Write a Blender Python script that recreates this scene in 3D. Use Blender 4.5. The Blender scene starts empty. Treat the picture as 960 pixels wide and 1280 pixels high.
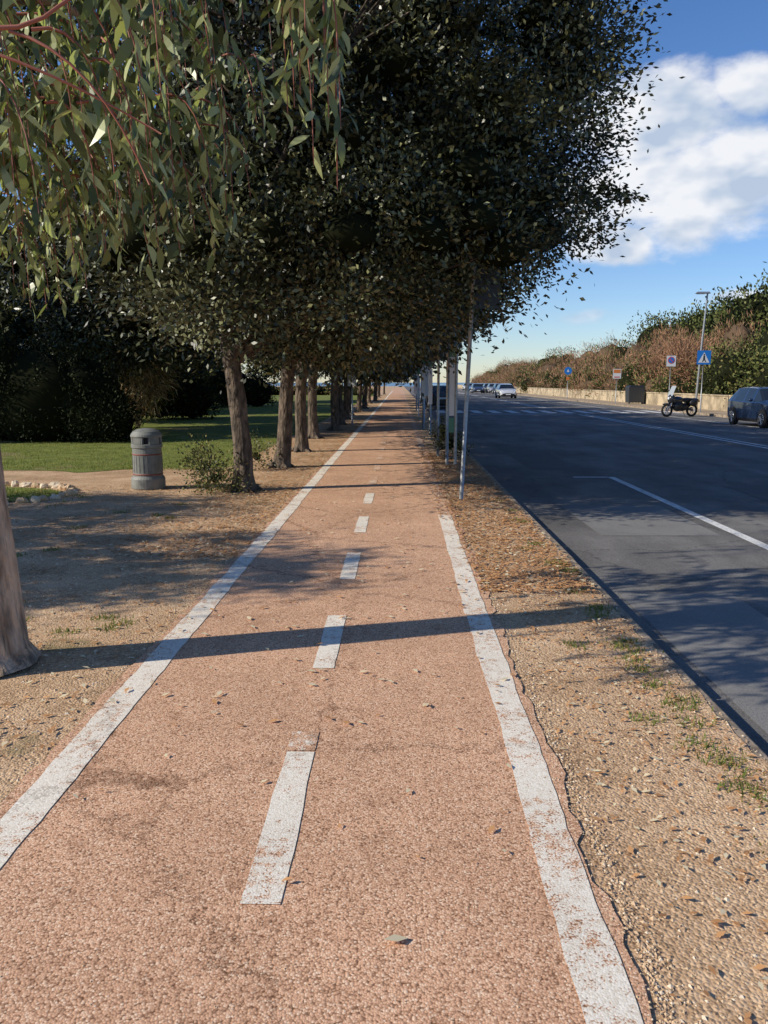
import bpy, math, numpy as np
from mathutils import Vector, Matrix
rng=np.random.default_rng(7)
SC=bpy.context.scene
COL=SC.collection
H=1.55
# ------------------------------------------------------------ materials
def new_mat(name):
    m=bpy.data.materials.new(name); m.use_nodes=True
    nt=m.node_tree; b=nt.nodes['Principled BSDF']
    return m,nt,b
def simple(name,col,rough=.7,metal=0.,spec=.5,noise=0.0,nscale=8,bump=0.0,bscale=40,stretch=1.):
    m,nt,b=new_mat(name)
    b.inputs['Roughness'].default_value=rough; b.inputs['Metallic'].default_value=metal
    b.inputs['Specular IOR Level'].default_value=spec
    b.inputs['Base Color'].default_value=(*col,1)
    if noise<=0 and bump<=0: return m
    tc=nt.nodes.new('ShaderNodeTexCoord'); mp=nt.nodes.new('ShaderNodeMapping'); mp.inputs['Scale'].default_value=(1,1,stretch); nt.links.new(tc.outputs['Object'],mp.inputs[0])
    if noise>0:
        n=nt.nodes.new('ShaderNodeTexNoise'); n.inputs['Scale'].default_value=nscale; n.inputs['Detail'].default_value=6
        nt.links.new(mp.outputs[0],n.inputs['Vector'])
        r=nt.nodes.new('ShaderNodeValToRGB')
        r.color_ramp.elements[0].position=.38; r.color_ramp.elements[1].position=.62
        r.color_ramp.elements[0].color=(*[c*(1-noise) for c in col],1)
        r.color_ramp.elements[1].color=(*[min(1,c*(1+noise)) for c in col],1)
        nt.links.new(n.outputs['Fac'],r.inputs['Fac']); nt.links.new(r.outputs['Color'],b.inputs['Base Color'])
    if bump>0:
        n2=nt.nodes.new('ShaderNodeTexNoise'); n2.inputs['Scale'].default_value=bscale; n2.inputs['Detail'].default_value=5
        nt.links.new(mp.outputs[0],n2.inputs['Vector'])
        bp=nt.nodes.new('ShaderNodeBump'); bp.inputs['Strength'].default_value=1; bp.inputs['Distance'].default_value=bump
        nt.links.new(n2.outputs['Fac'],bp.inputs['Height']); nt.links.new(bp.outputs['Normal'],b.inputs['Normal'])
    return m
def leaf_mat(name,col,rough=.45,trans=.25,spec=.5):
    m,nt,b=new_mat(name)
    b.inputs['Base Color'].default_value=(*col,1); b.inputs['Roughness'].default_value=rough
    b.inputs['Specular IOR Level'].default_value=spec
    if trans>0:
        t=nt.nodes.new('ShaderNodeBsdfTranslucent'); t.inputs['Color'].default_value=(col[0]*1.6,col[1]*1.7,col[2]*.7,1)
        mx=nt.nodes.new('ShaderNodeMixShader'); mx.inputs[0].default_value=trans
        out=nt.nodes['Material Output']
        nt.links.new(b.outputs[0],mx.inputs[1]); nt.links.new(t.outputs[0],mx.inputs[2]); nt.links.new(mx.outputs[0],out.inputs[0])
    return m
def N(nt,t,**k):
    n=nt.nodes.new(t)
    for a,v in k.items():
        if a in n.inputs: n.inputs[a].default_value=v
        else: setattr(n,a,v)
    return n
def ramp(nt,src,stops):
    r=nt.nodes.new('ShaderNodeValToRGB'); e=r.color_ramp.elements
    while len(e)<len(stops): e.new(.5)
    for i,(p,c) in enumerate(stops):
        e[i].position=p; e[i].color=(*c,1) if len(c)==3 else c
    nt.links.new(src,r.inputs['Fac']); return r
def mixc(nt,fac,a,b,mode='MIX'):
    m=nt.nodes.new('ShaderNodeMix'); m.data_type='RGBA'; m.blend_type=mode
    if isinstance(fac,(int,float)): m.inputs[0].default_value=fac
    else: nt.links.new(fac,m.inputs[0])
    for s,i in ((a,6),(b,7)):
        if isinstance(s,tuple): m.inputs[i].default_value=(*s,1)
        else: nt.links.new(s,m.inputs[i])
    return m.outputs[2]
def path_mat(name,paint=False,worn=.5):
    m,nt,b=new_mat(name); tc=N(nt,'ShaderNodeTexCoord'); L=nt.links
    v=N(nt,'ShaderNodeTexVoronoi',Scale=150.); L.new(tc.outputs['Object'],v.inputs['Vector'])
    sep=N(nt,'ShaderNodeSeparateColor'); L.new(v.outputs['Color'],sep.inputs[0])
    r=ramp(nt,sep.outputs[0],[(0,(.30,.165,.095)),(.22,(.66,.385,.235)),(.75,(.82,.49,.305)),(1,(.94,.70,.50))])
    g=ramp(nt,v.outputs['Distance'],[(.5,(1,1,1)),(.9,(.44,.36,.31))])
    c=mixc(nt,1.,r.outputs[0],g.outputs[0],'MULTIPLY')
    n=N(nt,'ShaderNodeTexNoise',Scale=.9,Detail=6.,Roughness=.65); L.new(tc.outputs['Object'],n.inputs['Vector'])
    rr=ramp(nt,n.outputs['Fac'],[(.3,(.82,.80,.78)),(.7,(1.08,1.07,1.06))])
    c=mixc(nt,1.,c,rr.outputs[0],'MULTIPLY')
    ns=N(nt,'ShaderNodeTexNoise',Scale=7.,Detail=5.,Roughness=.8); L.new(tc.outputs['Object'],ns.inputs['Vector'])
    rs=ramp(nt,ns.outputs['Fac'],[(.32,(.78,.74,.72)),(.47,(1,1,1))])
    c=mixc(nt,1.,c,rs.outputs[0],'MULTIPLY')
    vc=N(nt,'ShaderNodeTexVoronoi',feature='DISTANCE_TO_EDGE',Scale=.5)
    va=N(nt,'ShaderNodeVectorMath',operation='MULTIPLY_ADD'); L.new(ns.outputs['Color'],va.inputs[0]); va.inputs[1].default_value=(.45,.45,0); L.new(tc.outputs['Object'],va.inputs[2])
    L.new(va.outputs[0],vc.inputs['Vector'])
    rc=ramp(nt,vc.outputs['Distance'],[(0,(.30,.25,.22)),(.006,(1,1,1))])
    c=mixc(nt,.8,c,rc.outputs[0],'MULTIPLY')
    if paint:
        n2=N(nt,'ShaderNodeTexNoise',Scale=24.,Detail=5.,Roughness=.75); L.new(tc.outputs['Object'],n2.inputs['Vector'])
        n3=N(nt,'ShaderNodeTexNoise',Scale=3.,Detail=3.); L.new(tc.outputs['Object'],n3.inputs['Vector'])
        ad=N(nt,'ShaderNodeMath',operation='MULTIPLY_ADD'); L.new(n3.outputs['Fac'],ad.inputs[0]); ad.inputs[1].default_value=.6; L.new(n2.outputs['Fac'],ad.inputs[2])
        ad2=N(nt,'ShaderNodeMath',operation='MULTIPLY_ADD'); L.new(v.outputs['Distance'],ad2.inputs[0]); ad2.inputs[1].default_value=-.38; L.new(ad.outputs[0],ad2.inputs[2])
        mk=ramp(nt,ad2.outputs[0],[(worn,(0,0,0)),(worn+.13,(1,1,1))])
        pc=ramp(nt,sep.outputs[1],[(0,(.74,.66,.53)),(1,(.94,.87,.75))])
        pc2=mixc(nt,.6,pc.outputs[0],rr.outputs[0],'MULTIPLY')
        pc2=mixc(nt,.6,pc2,rc.outputs[0],'MULTIPLY')
        c=mixc(nt,mk.outputs[0],c,pc2)
    L.new(c,b.inputs['Base Color']); b.inputs['Roughness'].default_value=.9
    b.inputs['Specular IOR Level'].default_value=.2
    inv=N(nt,'ShaderNodeMath',operation='SUBTRACT'); inv.inputs[0].default_value=1; L.new(v.outputs['Distance'],inv.inputs[1])
    bp=N(nt,'ShaderNodeBump',Strength=.6 if not paint else .4,Distance=.0022); L.new(inv.outputs[0],bp.inputs['Height']); L.new(bp.outputs[0],b.inputs['Normal'])
    return m
def ground_mat(name,stops,gscale=60,nsc=1.3,patch=None,bd=.01,tar=None):
    m,nt,b=new_mat(name); tc=N(nt,'ShaderNodeTexCoord'); L=nt.links
    v=N(nt,'ShaderNodeTexVoronoi',Scale=float(gscale)); L.new(tc.outputs['Object'],v.inputs['Vector'])
    sep=N(nt,'ShaderNodeSeparateColor'); L.new(v.outputs['Color'],sep.inputs[0])
    n=N(nt,'ShaderNodeTexNoise',Scale=float(nsc),Detail=7.,Roughness=.7); L.new(tc.outputs['Object'],n.inputs['Vector'])
    a=N(nt,'ShaderNodeMath',operation='MULTIPLY_ADD'); L.new(sep.outputs[0],a.inputs[0]); a.inputs[1].default_value=.35; L.new(n.outputs['Fac'],a.inputs[2])
    s=N(nt,'ShaderNodeMath',operation='SUBTRACT'); L.new(a.outputs[0],s.inputs[0]); s.inputs[1].default_value=.17
    r=ramp(nt,s.outputs[0],stops); c=r.outputs[0]
    if patch:
        n2=N(nt,'ShaderNodeTexNoise',Scale=patch[1],Detail=4.,Roughness=.7); L.new(tc.outputs['Object'],n2.inputs['Vector'])
        mk=ramp(nt,n2.outputs['Fac'],[(patch[2],(0,0,0)),(patch[2]+.08,(1,1,1))])
        c=mixc(nt,mk.outputs[0],c,patch[0])
    if tar:
        mpp=N(nt,'ShaderNodeMapping'); mpp.inputs['Scale'].default_value=(1,.22,1); L.new(tc.outputs['Object'],mpp.inputs[0])
        nw=N(nt,'ShaderNodeTexNoise',Scale=1.2,Detail=5.,Roughness=.65); L.new(mpp.outputs[0],nw.inputs['Vector'])
        rt=ramp(nt,nw.outputs['Fac'],[(.35,(.70,.70,.71)),(.65,(1.2,1.2,1.18))]); c=mixc(nt,1.,c,rt.outputs[0],'MULTIPLY')
        vc=N(nt,'ShaderNodeTexVoronoi',feature='DISTANCE_TO_EDGE',Scale=.32)
        va=N(nt,'ShaderNodeVectorMath',operation='MULTIPLY_ADD'); L.new(n.outputs['Color'],va.inputs[0]); va.inputs[1].default_value=(1.2,1.2,0); L.new(tc.outputs['Object'],va.inputs[2]); L.new(va.outputs[0],vc.inputs['Vector'])
        rc=ramp(nt,vc.outputs['Distance'],[(0,(.4,.4,.4)),(.004,(1,1,1))]); c=mixc(nt,.8,c,rc.outputs[0],'MULTIPLY')
    L.new(c,b.inputs['Base Color']); b.inputs['Roughness'].default_value=.9; b.inputs['Specular IOR Level'].default_value=.2
    ad=N(nt,'ShaderNodeMath',operation='MULTIPLY_ADD'); L.new(v.outputs['Distance'],ad.inputs[0]); ad.inputs[1].default_value=-.4; L.new(n.outputs['Fac'],ad.inputs[2])
    bp=N(nt,'ShaderNodeBump',Strength=.8,Distance=bd); L.new(ad.outputs[0],bp.inputs['Height']); L.new(bp.outputs[0],b.inputs['Normal'])
    return m
M={}
M['path']=path_mat('path_surface'); M['paint']=path_mat('worn_paint',True,.42); M['paint2']=path_mat('very_worn_paint',True,.66)
M['soil']=ground_mat('gravel_soil',[(.25,(.27,.16,.085)),(.45,(.50,.32,.18)),(.62,(.63,.42,.25)),(.8,(.75,.54,.34))],90,1.2,((.29,.215,.11),.8,.60),.014)
M['lawn']=ground_mat('lawn_grass',[(.3,(.09,.11,.02)),(.5,(.16,.19,.035)),(.7,(.25,.26,.065))],40,2.2,((.26,.21,.10),.5,.58),.03)
M['wild']=ground_mat('wild_ground',[(.3,(.07,.08,.03)),(.5,(.14,.14,.06)),(.7,(.22,.18,.10))],3,.2)
M['asphalt']=ground_mat('asphalt',[(.3,(.105,.098,.091)),(.5,(.165,.155,.144)),(.7,(.22,.208,.195)),(.85,(.30,.285,.27))],150,.5,None,.003,tar=True)
M['asphalt2']=ground_mat('asphalt_patch',[(.3,(.17,.162,.152)),(.5,(.215,.205,.192)),(.75,(.26,.25,.235))],150,.7,None,.003)
M['asphalt3']=ground_mat('asphalt_dark_patch',[(.3,(.09,.086,.082)),(.5,(.12,.115,.11)),(.75,(.16,.153,.145))],150,.7,None,.003)
M['pave']=ground_mat('pavement_far',[(.3,(.26,.20,.13)),(.5,(.38,.29,.19)),(.7,(.46,.36,.25))],30,.8,None,.006)
M['roadpaint']=ground_mat('road_paint',[(.3,(.38,.37,.36)),(.45,(.66,.65,.62)),(.8,(.78,.77,.74))],60,5,None,.002)
M['kerb']=simple('kerb_stone',(.27,.21,.15),.9,noise=.4,nscale=9,bump=.01,bscale=30)
M['wall']=simple('wall_plaster',(.40,.32,.21),.9,noise=.35,nscale=1.5,bump=.01,bscale=12)
M['bark']=simple('oak_bark',(.115,.085,.06),.95,noise=.55,nscale=14,bump=.06,bscale=22,stretch=.35)
M['ebark']=simple('eucalyptus_bark',(.40,.29,.20),.9,noise=.5,nscale=15,bump=.08,bscale=24,stretch=.22)
M['twig']=simple('red_twig',(.34,.11,.07),.6)
M['twigd']=simple('brown_twig',(.14,.10,.07),.8)
M['oa']=leaf_mat('oak_leaf_dark',(.030,.034,.012),.42,0,.5)
M['ob']=leaf_mat('oak_leaf_mid',(.078,.084,.030),.40,.0,.5)
M['oc']=leaf_mat('oak_leaf_light',(.20,.20,.09),.42,.0,.5)
M['ea']=leaf_mat('eucalyptus_leaf_dark',(.065,.085,.028),.4,.2)
M['eb']=leaf_mat('eucalyptus_leaf_mid',(.17,.20,.08),.38,.25)
M['ec']=leaf_mat('eucalyptus_leaf_light',(.42,.45,.22),.4,.25)
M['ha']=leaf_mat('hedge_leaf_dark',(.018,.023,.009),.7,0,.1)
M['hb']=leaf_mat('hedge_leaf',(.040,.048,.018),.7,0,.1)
M['ga']=leaf_mat('shrub_leaf_a',(.07,.088,.022),.6,0,.2)
M['gb']=leaf_mat('shrub_leaf_b',(.15,.16,.045),.6,0,.2)
M['gc']=leaf_mat('shrub_leaf_c',(.22,.19,.065),.6,0,.2)
M['ta']=leaf_mat('tamarisk_twig_a',(.27,.15,.09),.8,0,.1)
M['tb']=leaf_mat('tamarisk_twig_b',(.42,.235,.135),.8,0,.1)
M['tc']=leaf_mat('tamarisk_twig_c',(.16,.16,.06),.8,0,.1)
M['core']=simple('shade_core',(.014,.016,.007),.95,spec=.05)  # near-black colour paints the shade deep inside crowns and hedges
M['corebr']=simple('shade_core_brown',(.12,.08,.05),.95,spec=.05)
M['la']=leaf_mat('litter_brown',(.42,.21,.09),.7,0,.2)
M['lb']=leaf_mat('litter_orange',(.60,.31,.13),.7,0,.2)
M['lc']=leaf_mat('litter_pale',(.74,.62,.40),.7,0,.2)
M['gr']=leaf_mat('grass_blade',(.14,.18,.04),.6,.3,.2)
M['gr2']=leaf_mat('grass_blade_dry',(.28,.24,.09),.6,.3,.2)
M['pa']=simple('pebble_a',(.58,.41,.25),.9); M['pb']=simple('pebble_b',(.40,.26,.155),.9); M['pc']=simple('pebble_c',(.72,.59,.43),.9)
M['steel']=simple('galvanised_steel',(.36,.37,.37),.45,.6,noise=.15,nscale=20)
M['signback']=simple('sign_back',(.05,.055,.06),.5,.3)
M['white']=simple('sign_white',(.78,.78,.76),.45); M['blue']=simple('sign_blue',(.02,.20,.62),.4); M['red']=simple('sign_red',(.62,.03,.03),.4)
M['orange']=simple('sign_orange',(.70,.22,.05),.5); M['black']=simple('black_plastic_and_shade',(.02,.02,.022),.5); M['green']=simple('green_paint',(.10,.26,.17),.5)
M['bin']=simple('bin_grey',(.20,.20,.175),.6,noise=.15,nscale=8); M['binred']=simple('bin_red_band',(.22,.07,.05),.6)
M['glass']=simple('car_glass',(.015,.02,.025),.06,spec=.8); M['tyre']=simple('tyre',(.018,.018,.018),.85); M['rim']=simple('alloy_rim',(.45,.46,.47),.35,.7)
M['lamp']=simple('headlight',(.7,.72,.75),.15); M['tail']=simple('tail_light',(.5,.02,.02),.25); M['chrome']=simple('chrome',(.6,.6,.6),.2,.9)
M['shield']=simple('windshield_plastic',(.35,.38,.40),.1)
def carpaint(n,c):
    m=simple(n,c,.3,.25); m.node_tree.nodes['Principled BSDF'].inputs['Coat Weight'].default_value=.8; return m
M['sea']=simple('sea_water',(.03,.10,.20),.25)
M['rock']=simple('headland_rock',(.40,.33,.24),.95,noise=.3,nscale=.1)
# ------------------------------------------------------------ mesh helpers
def empty(name,loc=(0,0,0),rz=0):
    e=bpy.data.objects.new(name,None); e.location=loc; e.rotation_euler=(0,0,rz); COL.objects.link(e); e.empty_display_size=.2; return e
class MB:
    def __init__(s,mats): s.v=[];s.f=[];s.m=[];s.mats=mats
    def add(s,v,f,m=0):
        o=len(s.v); s.v+= [tuple(p) for p in v]; s.f+=[tuple(i+o for i in q) for q in f]; s.m+=[m]*len(f)
    def box(s,c,d,m=0,rz=0,taper=1.):
        x,y,z=[k/2 for k in d]; V=[]
        for sz,t in((-1,1),(1,taper)):
            for sx,sy in((-1,-1),(1,-1),(1,1),(-1,1)):
                px,py=sx*x*t,sy*y*t
                V.append((c[0]+px*math.cos(rz)-py*math.sin(rz),c[1]+px*math.sin(rz)+py*math.cos(rz),c[2]+sz*z))
        s.add(V,[(3,2,1,0),(4,5,6,7),(0,1,5,4),(1,2,6,5),(2,3,7,6),(3,0,4,7)],m)
    def tube(s,P,R,n=8,m=0,cap=True,jit=0):
        P=[Vector(p) for p in P]; V=[];F=[]; up=Vector((0.31,.9,.2)).normalized()
        for i,p in enumerate(P):
            t=(P[min(i+1,len(P)-1)]-P[max(i-1,0)]).normalized()
            a=t.cross(up); 
            if a.length<.05: a=t.cross(Vector((1,0,0)))
            a.normalize(); b=t.cross(a)
            for k in range(n):
                an=2*math.pi*k/n; r=R[i]*(1+(jit*rng.uniform(-1,1) if jit else 0))
                V.append(p+a*math.cos(an)*r+b*math.sin(an)*r)
        for i in range(len(P)-1):
            for k in range(n): F.append((i*n+k,i*n+(k+1)%n,(i+1)*n+(k+1)%n,(i+1)*n+k))
        if cap: F.append(tuple(range(n))); F.append(tuple((len(P)-1)*n+k for k in reversed(range(n))))
        s.add(V,F,m)
    def lathe(s,prof,n=32,m=0,c=(0,0,0),axis='z'):
        V=[];F=[]
        for (r,z) in prof:
            for k in range(n):
                a=2*math.pi*k/n
                if axis=='z': V.append((c[0]+r*math.cos(a),c[1]+r*math.sin(a),c[2]+z))
                elif axis=='x': V.append((c[0]+z,c[1]+r*math.cos(a),c[2]+r*math.sin(a)))
                else: V.append((c[0]+r*math.cos(a),c[1]+z,c[2]+r*math.sin(a)))
        for i in range(len(prof)-1):
            for k in range(n): F.append((i*n+k,i*n+(k+1)%n,(i+1)*n+(k+1)%n,(i+1)*n+k))
        F.append(tuple(reversed(range(n)))); F.append(tuple((len(prof)-1)*n+k for k in range(n)))
        s.add(V,F,m)
    def ball(s,c,r,m=0,n=10,k=6,lump=0):
        V=[];F=[]
        for i in range(k+1):
            th=math.pi*i/k
            for j in range(n):
                a=2*math.pi*j/n; q=1+lump*rng.uniform(-1,1)
                V.append((c[0]+r[0]*q*math.sin(th)*math.cos(a),c[1]+r[1]*q*math.sin(th)*math.sin(a),c[2]-r[2]*q*math.cos(th)))
        for i in range(k):
            for j in range(n): F.append((i*n+j,i*n+(j+1)%n,(i+1)*n+(j+1)%n,(i+1)*n+j))
        s.add(V,F,m)
    def obj(s,name,parent=None,smooth=False,bevel=0,sub=0):
        me=bpy.data.meshes.new(name); me.from_pydata(s.v,[],s.f)
        for k in s.mats: me.materials.append(M[k])
        me.polygons.foreach_set('material_index',s.m)
        if smooth: me.polygons.foreach_set('use_smooth',[True]*len(s.f))
        me.update(); o=bpy.data.objects.new(name,me); COL.objects.link(o)
        if parent: o.parent=parent
        if bevel:
            b=o.modifiers.new('b','BEVEL'); b.width=bevel; b.segments=2; b.limit_method='ANGLE'
        return o
def np_mesh(name,V,nv,mats,mi):
    n=len(V)//nv
    me=bpy.data.meshes.new(name); me.vertices.add(len(V)); me.vertices.foreach_set('co',V.astype(np.float32).ravel())
    me.loops.add(len(V)); me.loops.foreach_set('vertex_index',np.arange(len(V),dtype=np.int32))
    me.polygons.add(n); me.polygons.foreach_set('loop_start',np.arange(0,len(V),nv,dtype=np.int32))
    for k in mats: me.materials.append(M[k])
    me.polygons.foreach_set('material_index',mi.astype(np.int32)); me.update(calc_edges=True); return me
def link(name,me,parent=None,loc=(0,0,0),rz=0,sc=(1,1,1)):
    o=bpy.data.objects.new(name,me); COL.objects.link(o); o.location=loc; o.rotation_euler=(0,0,rz); o.scale=sc
    if parent: o.parent=parent
    return o
def unit(a): return a/np.maximum(1e-9,np.linalg.norm(a,axis=1,keepdims=True))
def leaves(P,T,Ln,Wd):
    n=len(P); T=unit(T); S=unit(np.cross(T,rng.normal(size=(n,3)))); Nn=np.cross(T,S)
    L=Ln[:,None];W=Wd[:,None]
    V=np.stack([P,P+T*L*.5+S*W*.5+Nn*W*.12,P+T*L,P+T*L*.5-S*W*.5+Nn*W*.12],axis=1)
    return V.reshape(-1,3)
def in_ball(n,pw=.4):
    d=unit(rng.normal(size=(n,3))); return d*(rng.random((n,1))**pw)
def bez(a,b,c,n):
    return [tuple((1-t)**2*np.array(a)+2*t*(1-t)*np.array(b)+t*t*np.array(c)) for t in np.linspace(0,1,n)]
def oak_crown(center,radii,ncl,lpc,ll,lw,sig=.26,sprig=.25,nlow=90,corek=.45,cs=1.):
    c0=np.array(center); R=np.array(radii)
    C=in_ball(ncl,.30); ph=rng.uniform(0,6.28,6)
    lump=1+.13*np.sin(C[:,0]*5+ph[0])*np.sin(C[:,1]*5+ph[1])+.12*np.sin(C[:,2]*6+ph[2])*np.cos(C[:,0]*6+ph[3])
    rr=np.linalg.norm(C,axis=1); CC=c0+C*lump[:,None]*R; OUT=C/np.maximum(rr[:,None],1e-6)
    lx=rng.uniform(-1.9,4.0,nlow*2); ly=rng.uniform(-2.9,2.9,nlow*2)
    ok=((lx-1.05)/2.95)**2+(ly/3.0)**2<1; lx=lx[ok];ly=ly[ok]
    lz=np.maximum(2.25+.25*rng.random(len(lx)),.6*(2.95-lx)+.1)+rng.random(len(lx))**1.5*1.3+np.maximum(0,lx-2.4)*.5
    LC=np.stack([lx,ly,lz],1); CC=np.concatenate([CC,LC]); OUT=np.concatenate([OUT,unit(np.stack([lx-1.2,ly,-.6+0*lx],1))]); rr=np.concatenate([rr,np.full(len(lx),.7)])
    keep=CC[:,2]>np.maximum(2.15,.6*(2.75-CC[:,0])); CC=CC[keep];OUT=OUT[keep];rr=rr[keep]
    P=[];T=[];tone=[]
    for i in range(len(CC)):
        k=int(lpc*rng.uniform(.6,1.4)*(1.1 if rr[i]>.65 else .5)); out=OUT[i]; ct=rng.normal()*.6
        if rng.random()<sprig and rr[i]>.85:
            L=rng.uniform(.3,.9); d=out*np.array([1,1,.5])+rng.normal(size=3)*.35+np.array([0,0,.2]); d/=np.linalg.norm(d); k=int(k*.7)
            for q in range(3):
                dd=d+rng.normal(size=3)*.25; kk=k//3; tt=rng.uniform(-.3,1,(kk,1))
                p=CC[i]+dd*tt*L+rng.normal(size=(kk,3))*.05; P.append(p); T.append(dd+rng.normal(size=(kk,3))*.6); tone.append(np.full(kk,ct))
        else:
            s=sig*rng.uniform(.6,1.15); p=CC[i]+rng.normal(size=(k,3))*s*np.array([1,1,.8]); P.append(p); T.append(unit(p-CC[i])*.7+out*.4+rng.normal(size=(k,3))*.6+np.array([0,0,.15])); tone.append(np.full(k,ct))
    P=np.concatenate(P);T=np.concatenate(T); n=len(P)
    tone=np.concatenate(tone)+rng.normal(size=n)*.45
    mi=np.where(tone<.05,0,np.where(tone<.7,1,2))
    me=np_mesh('crown_leaves',leaves(P,T,ll*rng.uniform(.6,1.3,n),lw*rng.uniform(.7,1.2,n)),4,['oa','ob','oc'],mi)
    core=MB(['core'])  # added dark lumps stand for inner shade and block sky through the crown
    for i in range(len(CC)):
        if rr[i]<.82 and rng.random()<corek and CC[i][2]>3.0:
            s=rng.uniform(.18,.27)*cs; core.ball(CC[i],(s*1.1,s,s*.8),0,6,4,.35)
    return CC,me,core
def limbs(mb,fork,CC,r0,n1=9,nsub=60,m=0):
    ends=[]
    idx=rng.choice(len(CC),n1,replace=False)
    for i in idx:
        e=np.array(fork)+(CC[i]-np.array(fork))*.75
        f=np.array(fork)+np.array([0,0,-rng.uniform(0,.35)])
        mid=(f+e)/2+np.array([rng.normal()*.25,rng.normal()*.25,.35])
        pts=bez(f,mid,e,7); mb.tube(pts,list(np.linspace(r0*rng.uniform(.4,.65),r0*.13,7)),6,m,jit=.08); ends+=pts[2:]
    E=np.array(ends)
    for i in rng.choice(len(CC),min(nsub,len(CC)),replace=False):
        c=CC[i]; j=np.argmin(np.linalg.norm(E-c,axis=1)); a=E[j]
        mb.tube(bez(a,(a+c)/2+rng.normal(size=3)*.15,c,4),[.024,.017,.012,.005],4,m,cap=False)
# ------------------------------------------------------------ ground sheets
def sheet(name,x0,x1,y0,y1,z,mat,nx=1,ny=1):
    xs=np.linspace(x0,x1,nx+1); ys=np.linspace(y0,y1,ny+1); mb=MB([mat])
    V=[(x,y,z) for y in ys for x in xs]; F=[(j*(nx+1)+i,j*(nx+1)+i+1,(j+1)*(nx+1)+i+1,(j+1)*(nx+1)+i) for j in range(ny) for i in range(nx)]
    mb.add(V,F); return mb.obj(name)
def strip(name,xl,xr,ys,z,mat,jl=0,jr=0,parent=None):
    mb=MB([mat]);V=[];F=[]
    a=b=0
    for i,y in enumerate(ys):
        a=a*.7+rng.normal()*jl; b=b*.7+rng.normal()*jr
        V+=[(xl+a,y,z),(xr+b,y,z)]
    for i in range(len(ys)-1): F.append((2*i,2*i+1,2*i+3,2*i+2))
    mb.add(V,F); return mb.obj(name,parent)
sheet('ground',-3000,3000,-300,6000,-.16,'wild',4,4)
mb=MB(['soil']); V=[];F=[]
ysg=[-15.]+list(np.arange(-2,26,.09))+[330.]
for y in ysg: V+=[(-90,y,0),(1.50+rng.normal()*.014+.012*math.sin(y*2.1),y,0)]
for i in range(len(ysg)-1): F.append((2*i,2*i+1,2*i+3,2*i+2))
mb.add(V,F); mb.obj('park_ground')
sheet('road',1.56,15.4,-15,330,-.10,'asphalt')
sheet('pavement',15.55,17.6,-15,330,.02,'pave')
sheet('sea',-3000,3000,340,5900,-.12,'sea')
ys=list(np.arange(-4,30,.07))+list(np.arange(30,220,1.))
strip('cycle_path',-1.47,.66,ys,.008,'path',.009,.014)
lw=MB(['lawn']);V=[];F=[]
xs=np.arange(-70,-2.9,.35)
for i,x in enumerate(xs): V+=[(x,14.2+.35*math.sin(x*1.3)+.25*math.sin(x*3.7)+rng.normal()*.08,.006),(x,120,.006)]
for i in range(len(xs)-1): F.append((2*i,2*i+2,2*i+3,2*i+1))
lw.add(V,F); lw.obj('lawn')
bed=MB(['lawn']); V=[(-5.9+1.15*math.cos(a)*(1+.05*math.sin(5*a)),10.9+.85*math.sin(a),.006) for a in np.linspace(0,2*math.pi,40,endpoint=False)]
bed.add(V,[tuple(range(40))]); bed.obj('planting_bed')
st=MB(['pc','pa'])
for a in np.arange(0,2*math.pi,.15):
    st.ball((-5.9+1.3*math.cos(a)+rng.normal()*.03,10.9+1.0*math.sin(a)+rng.normal()*.03,.02),(rng.uniform(.06,.11),rng.uniform(.05,.1),rng.uniform(.04,.07)),int(rng.random()<.6),7,5,.25)
st.obj('stone_border')
kb=MB(['kerb'])
y=-15.
while y<330:
    L=1.0 if y<60 else 10
    kb.box((1.51+rng.normal()*.003,y+L/2,-.0865),(.10,L-.012,.165+rng.uniform(-.004,.004)),0); y+=L
kb.obj('kerb',bevel=.012)
kb=MB(['kerb']); kb.box((15.475,157,-.06),(.15,345,.17)); kb.obj('kerb')
pm=empty('path_markings'); ZP=.011
strip('edge_line_right',.452,.60,list(np.arange(-3,9.4,.08)),ZP,'paint',.003,.003,pm)
strip('edge_line_right_worn',.455,.595,list(np.arange(9.42,150,.5)),ZP,'paint2',.004,.004,pm)
strip('edge_line_left',-1.425,-1.28,list(np.arange(-3,30,.08))+list(np.arange(30,150,1)),ZP,'paint',.003,.003,pm)
for s in np.arange(-1.84,60,2.003):
    strip('centre_dash',-.475,-.355,list(np.linspace(s,s+1.0,12)),ZP,'paint' if s<11 else 'paint2',.002,.002,pm)
    if abs(s-2.16)<.1: strip('centre_dash_worn',-.475,-.355,[s+1.01,s+1.2],ZP,'paint2',0,0,pm)
rm=empty('road_markings'); ZR=-.094
def rp(x0,x1,y0,y1):
    mb=MB(['roadpaint']); mb.add([(x0,y0,ZR),(x1,y0,ZR),(x1,y1,ZR),(x0,y1,ZR)],[(0,1,2,3)]); mb.obj('line',rm)
rp(3.66,3.78,-10,14.1); rp(3.05,3.655,14.0,14.12)
rp(9.25,9.37,-10,42); rp(9.55,9.67,-10,42); rp(9.25,9.37,52,300); rp(9.55,9.67,52,300)
rp(13.2,13.32,-10,42); rp(13.2,13.32,52,300)
for i,x in enumerate(np.arange(2.1,15.2,1.0)): rp(x,x+.5,44,48)
rp(3.7,9.1,42.4,42.8)
for s in np.arange(52,200,6): rp(3.6,3.72,s,s+3)
mb=MB(['asphalt2','asphalt3'])
def rpatch(x0,x1,y0,y1,m):
    mb.add([(x0,y0,-.097),(x1,y0+.03,-.097),(x1+.02,y1,-.097),(x0-.02,y1-.04,-.097)],[(0,1,2,3)],m)
rpatch(2.2,3.5,8.6,10.8,0); rpatch(2.5,3.5,15.2,21,1); rpatch(1.75,2.6,3.6,6.2,0); rpatch(5.2,6.6,11,13,1)
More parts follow.
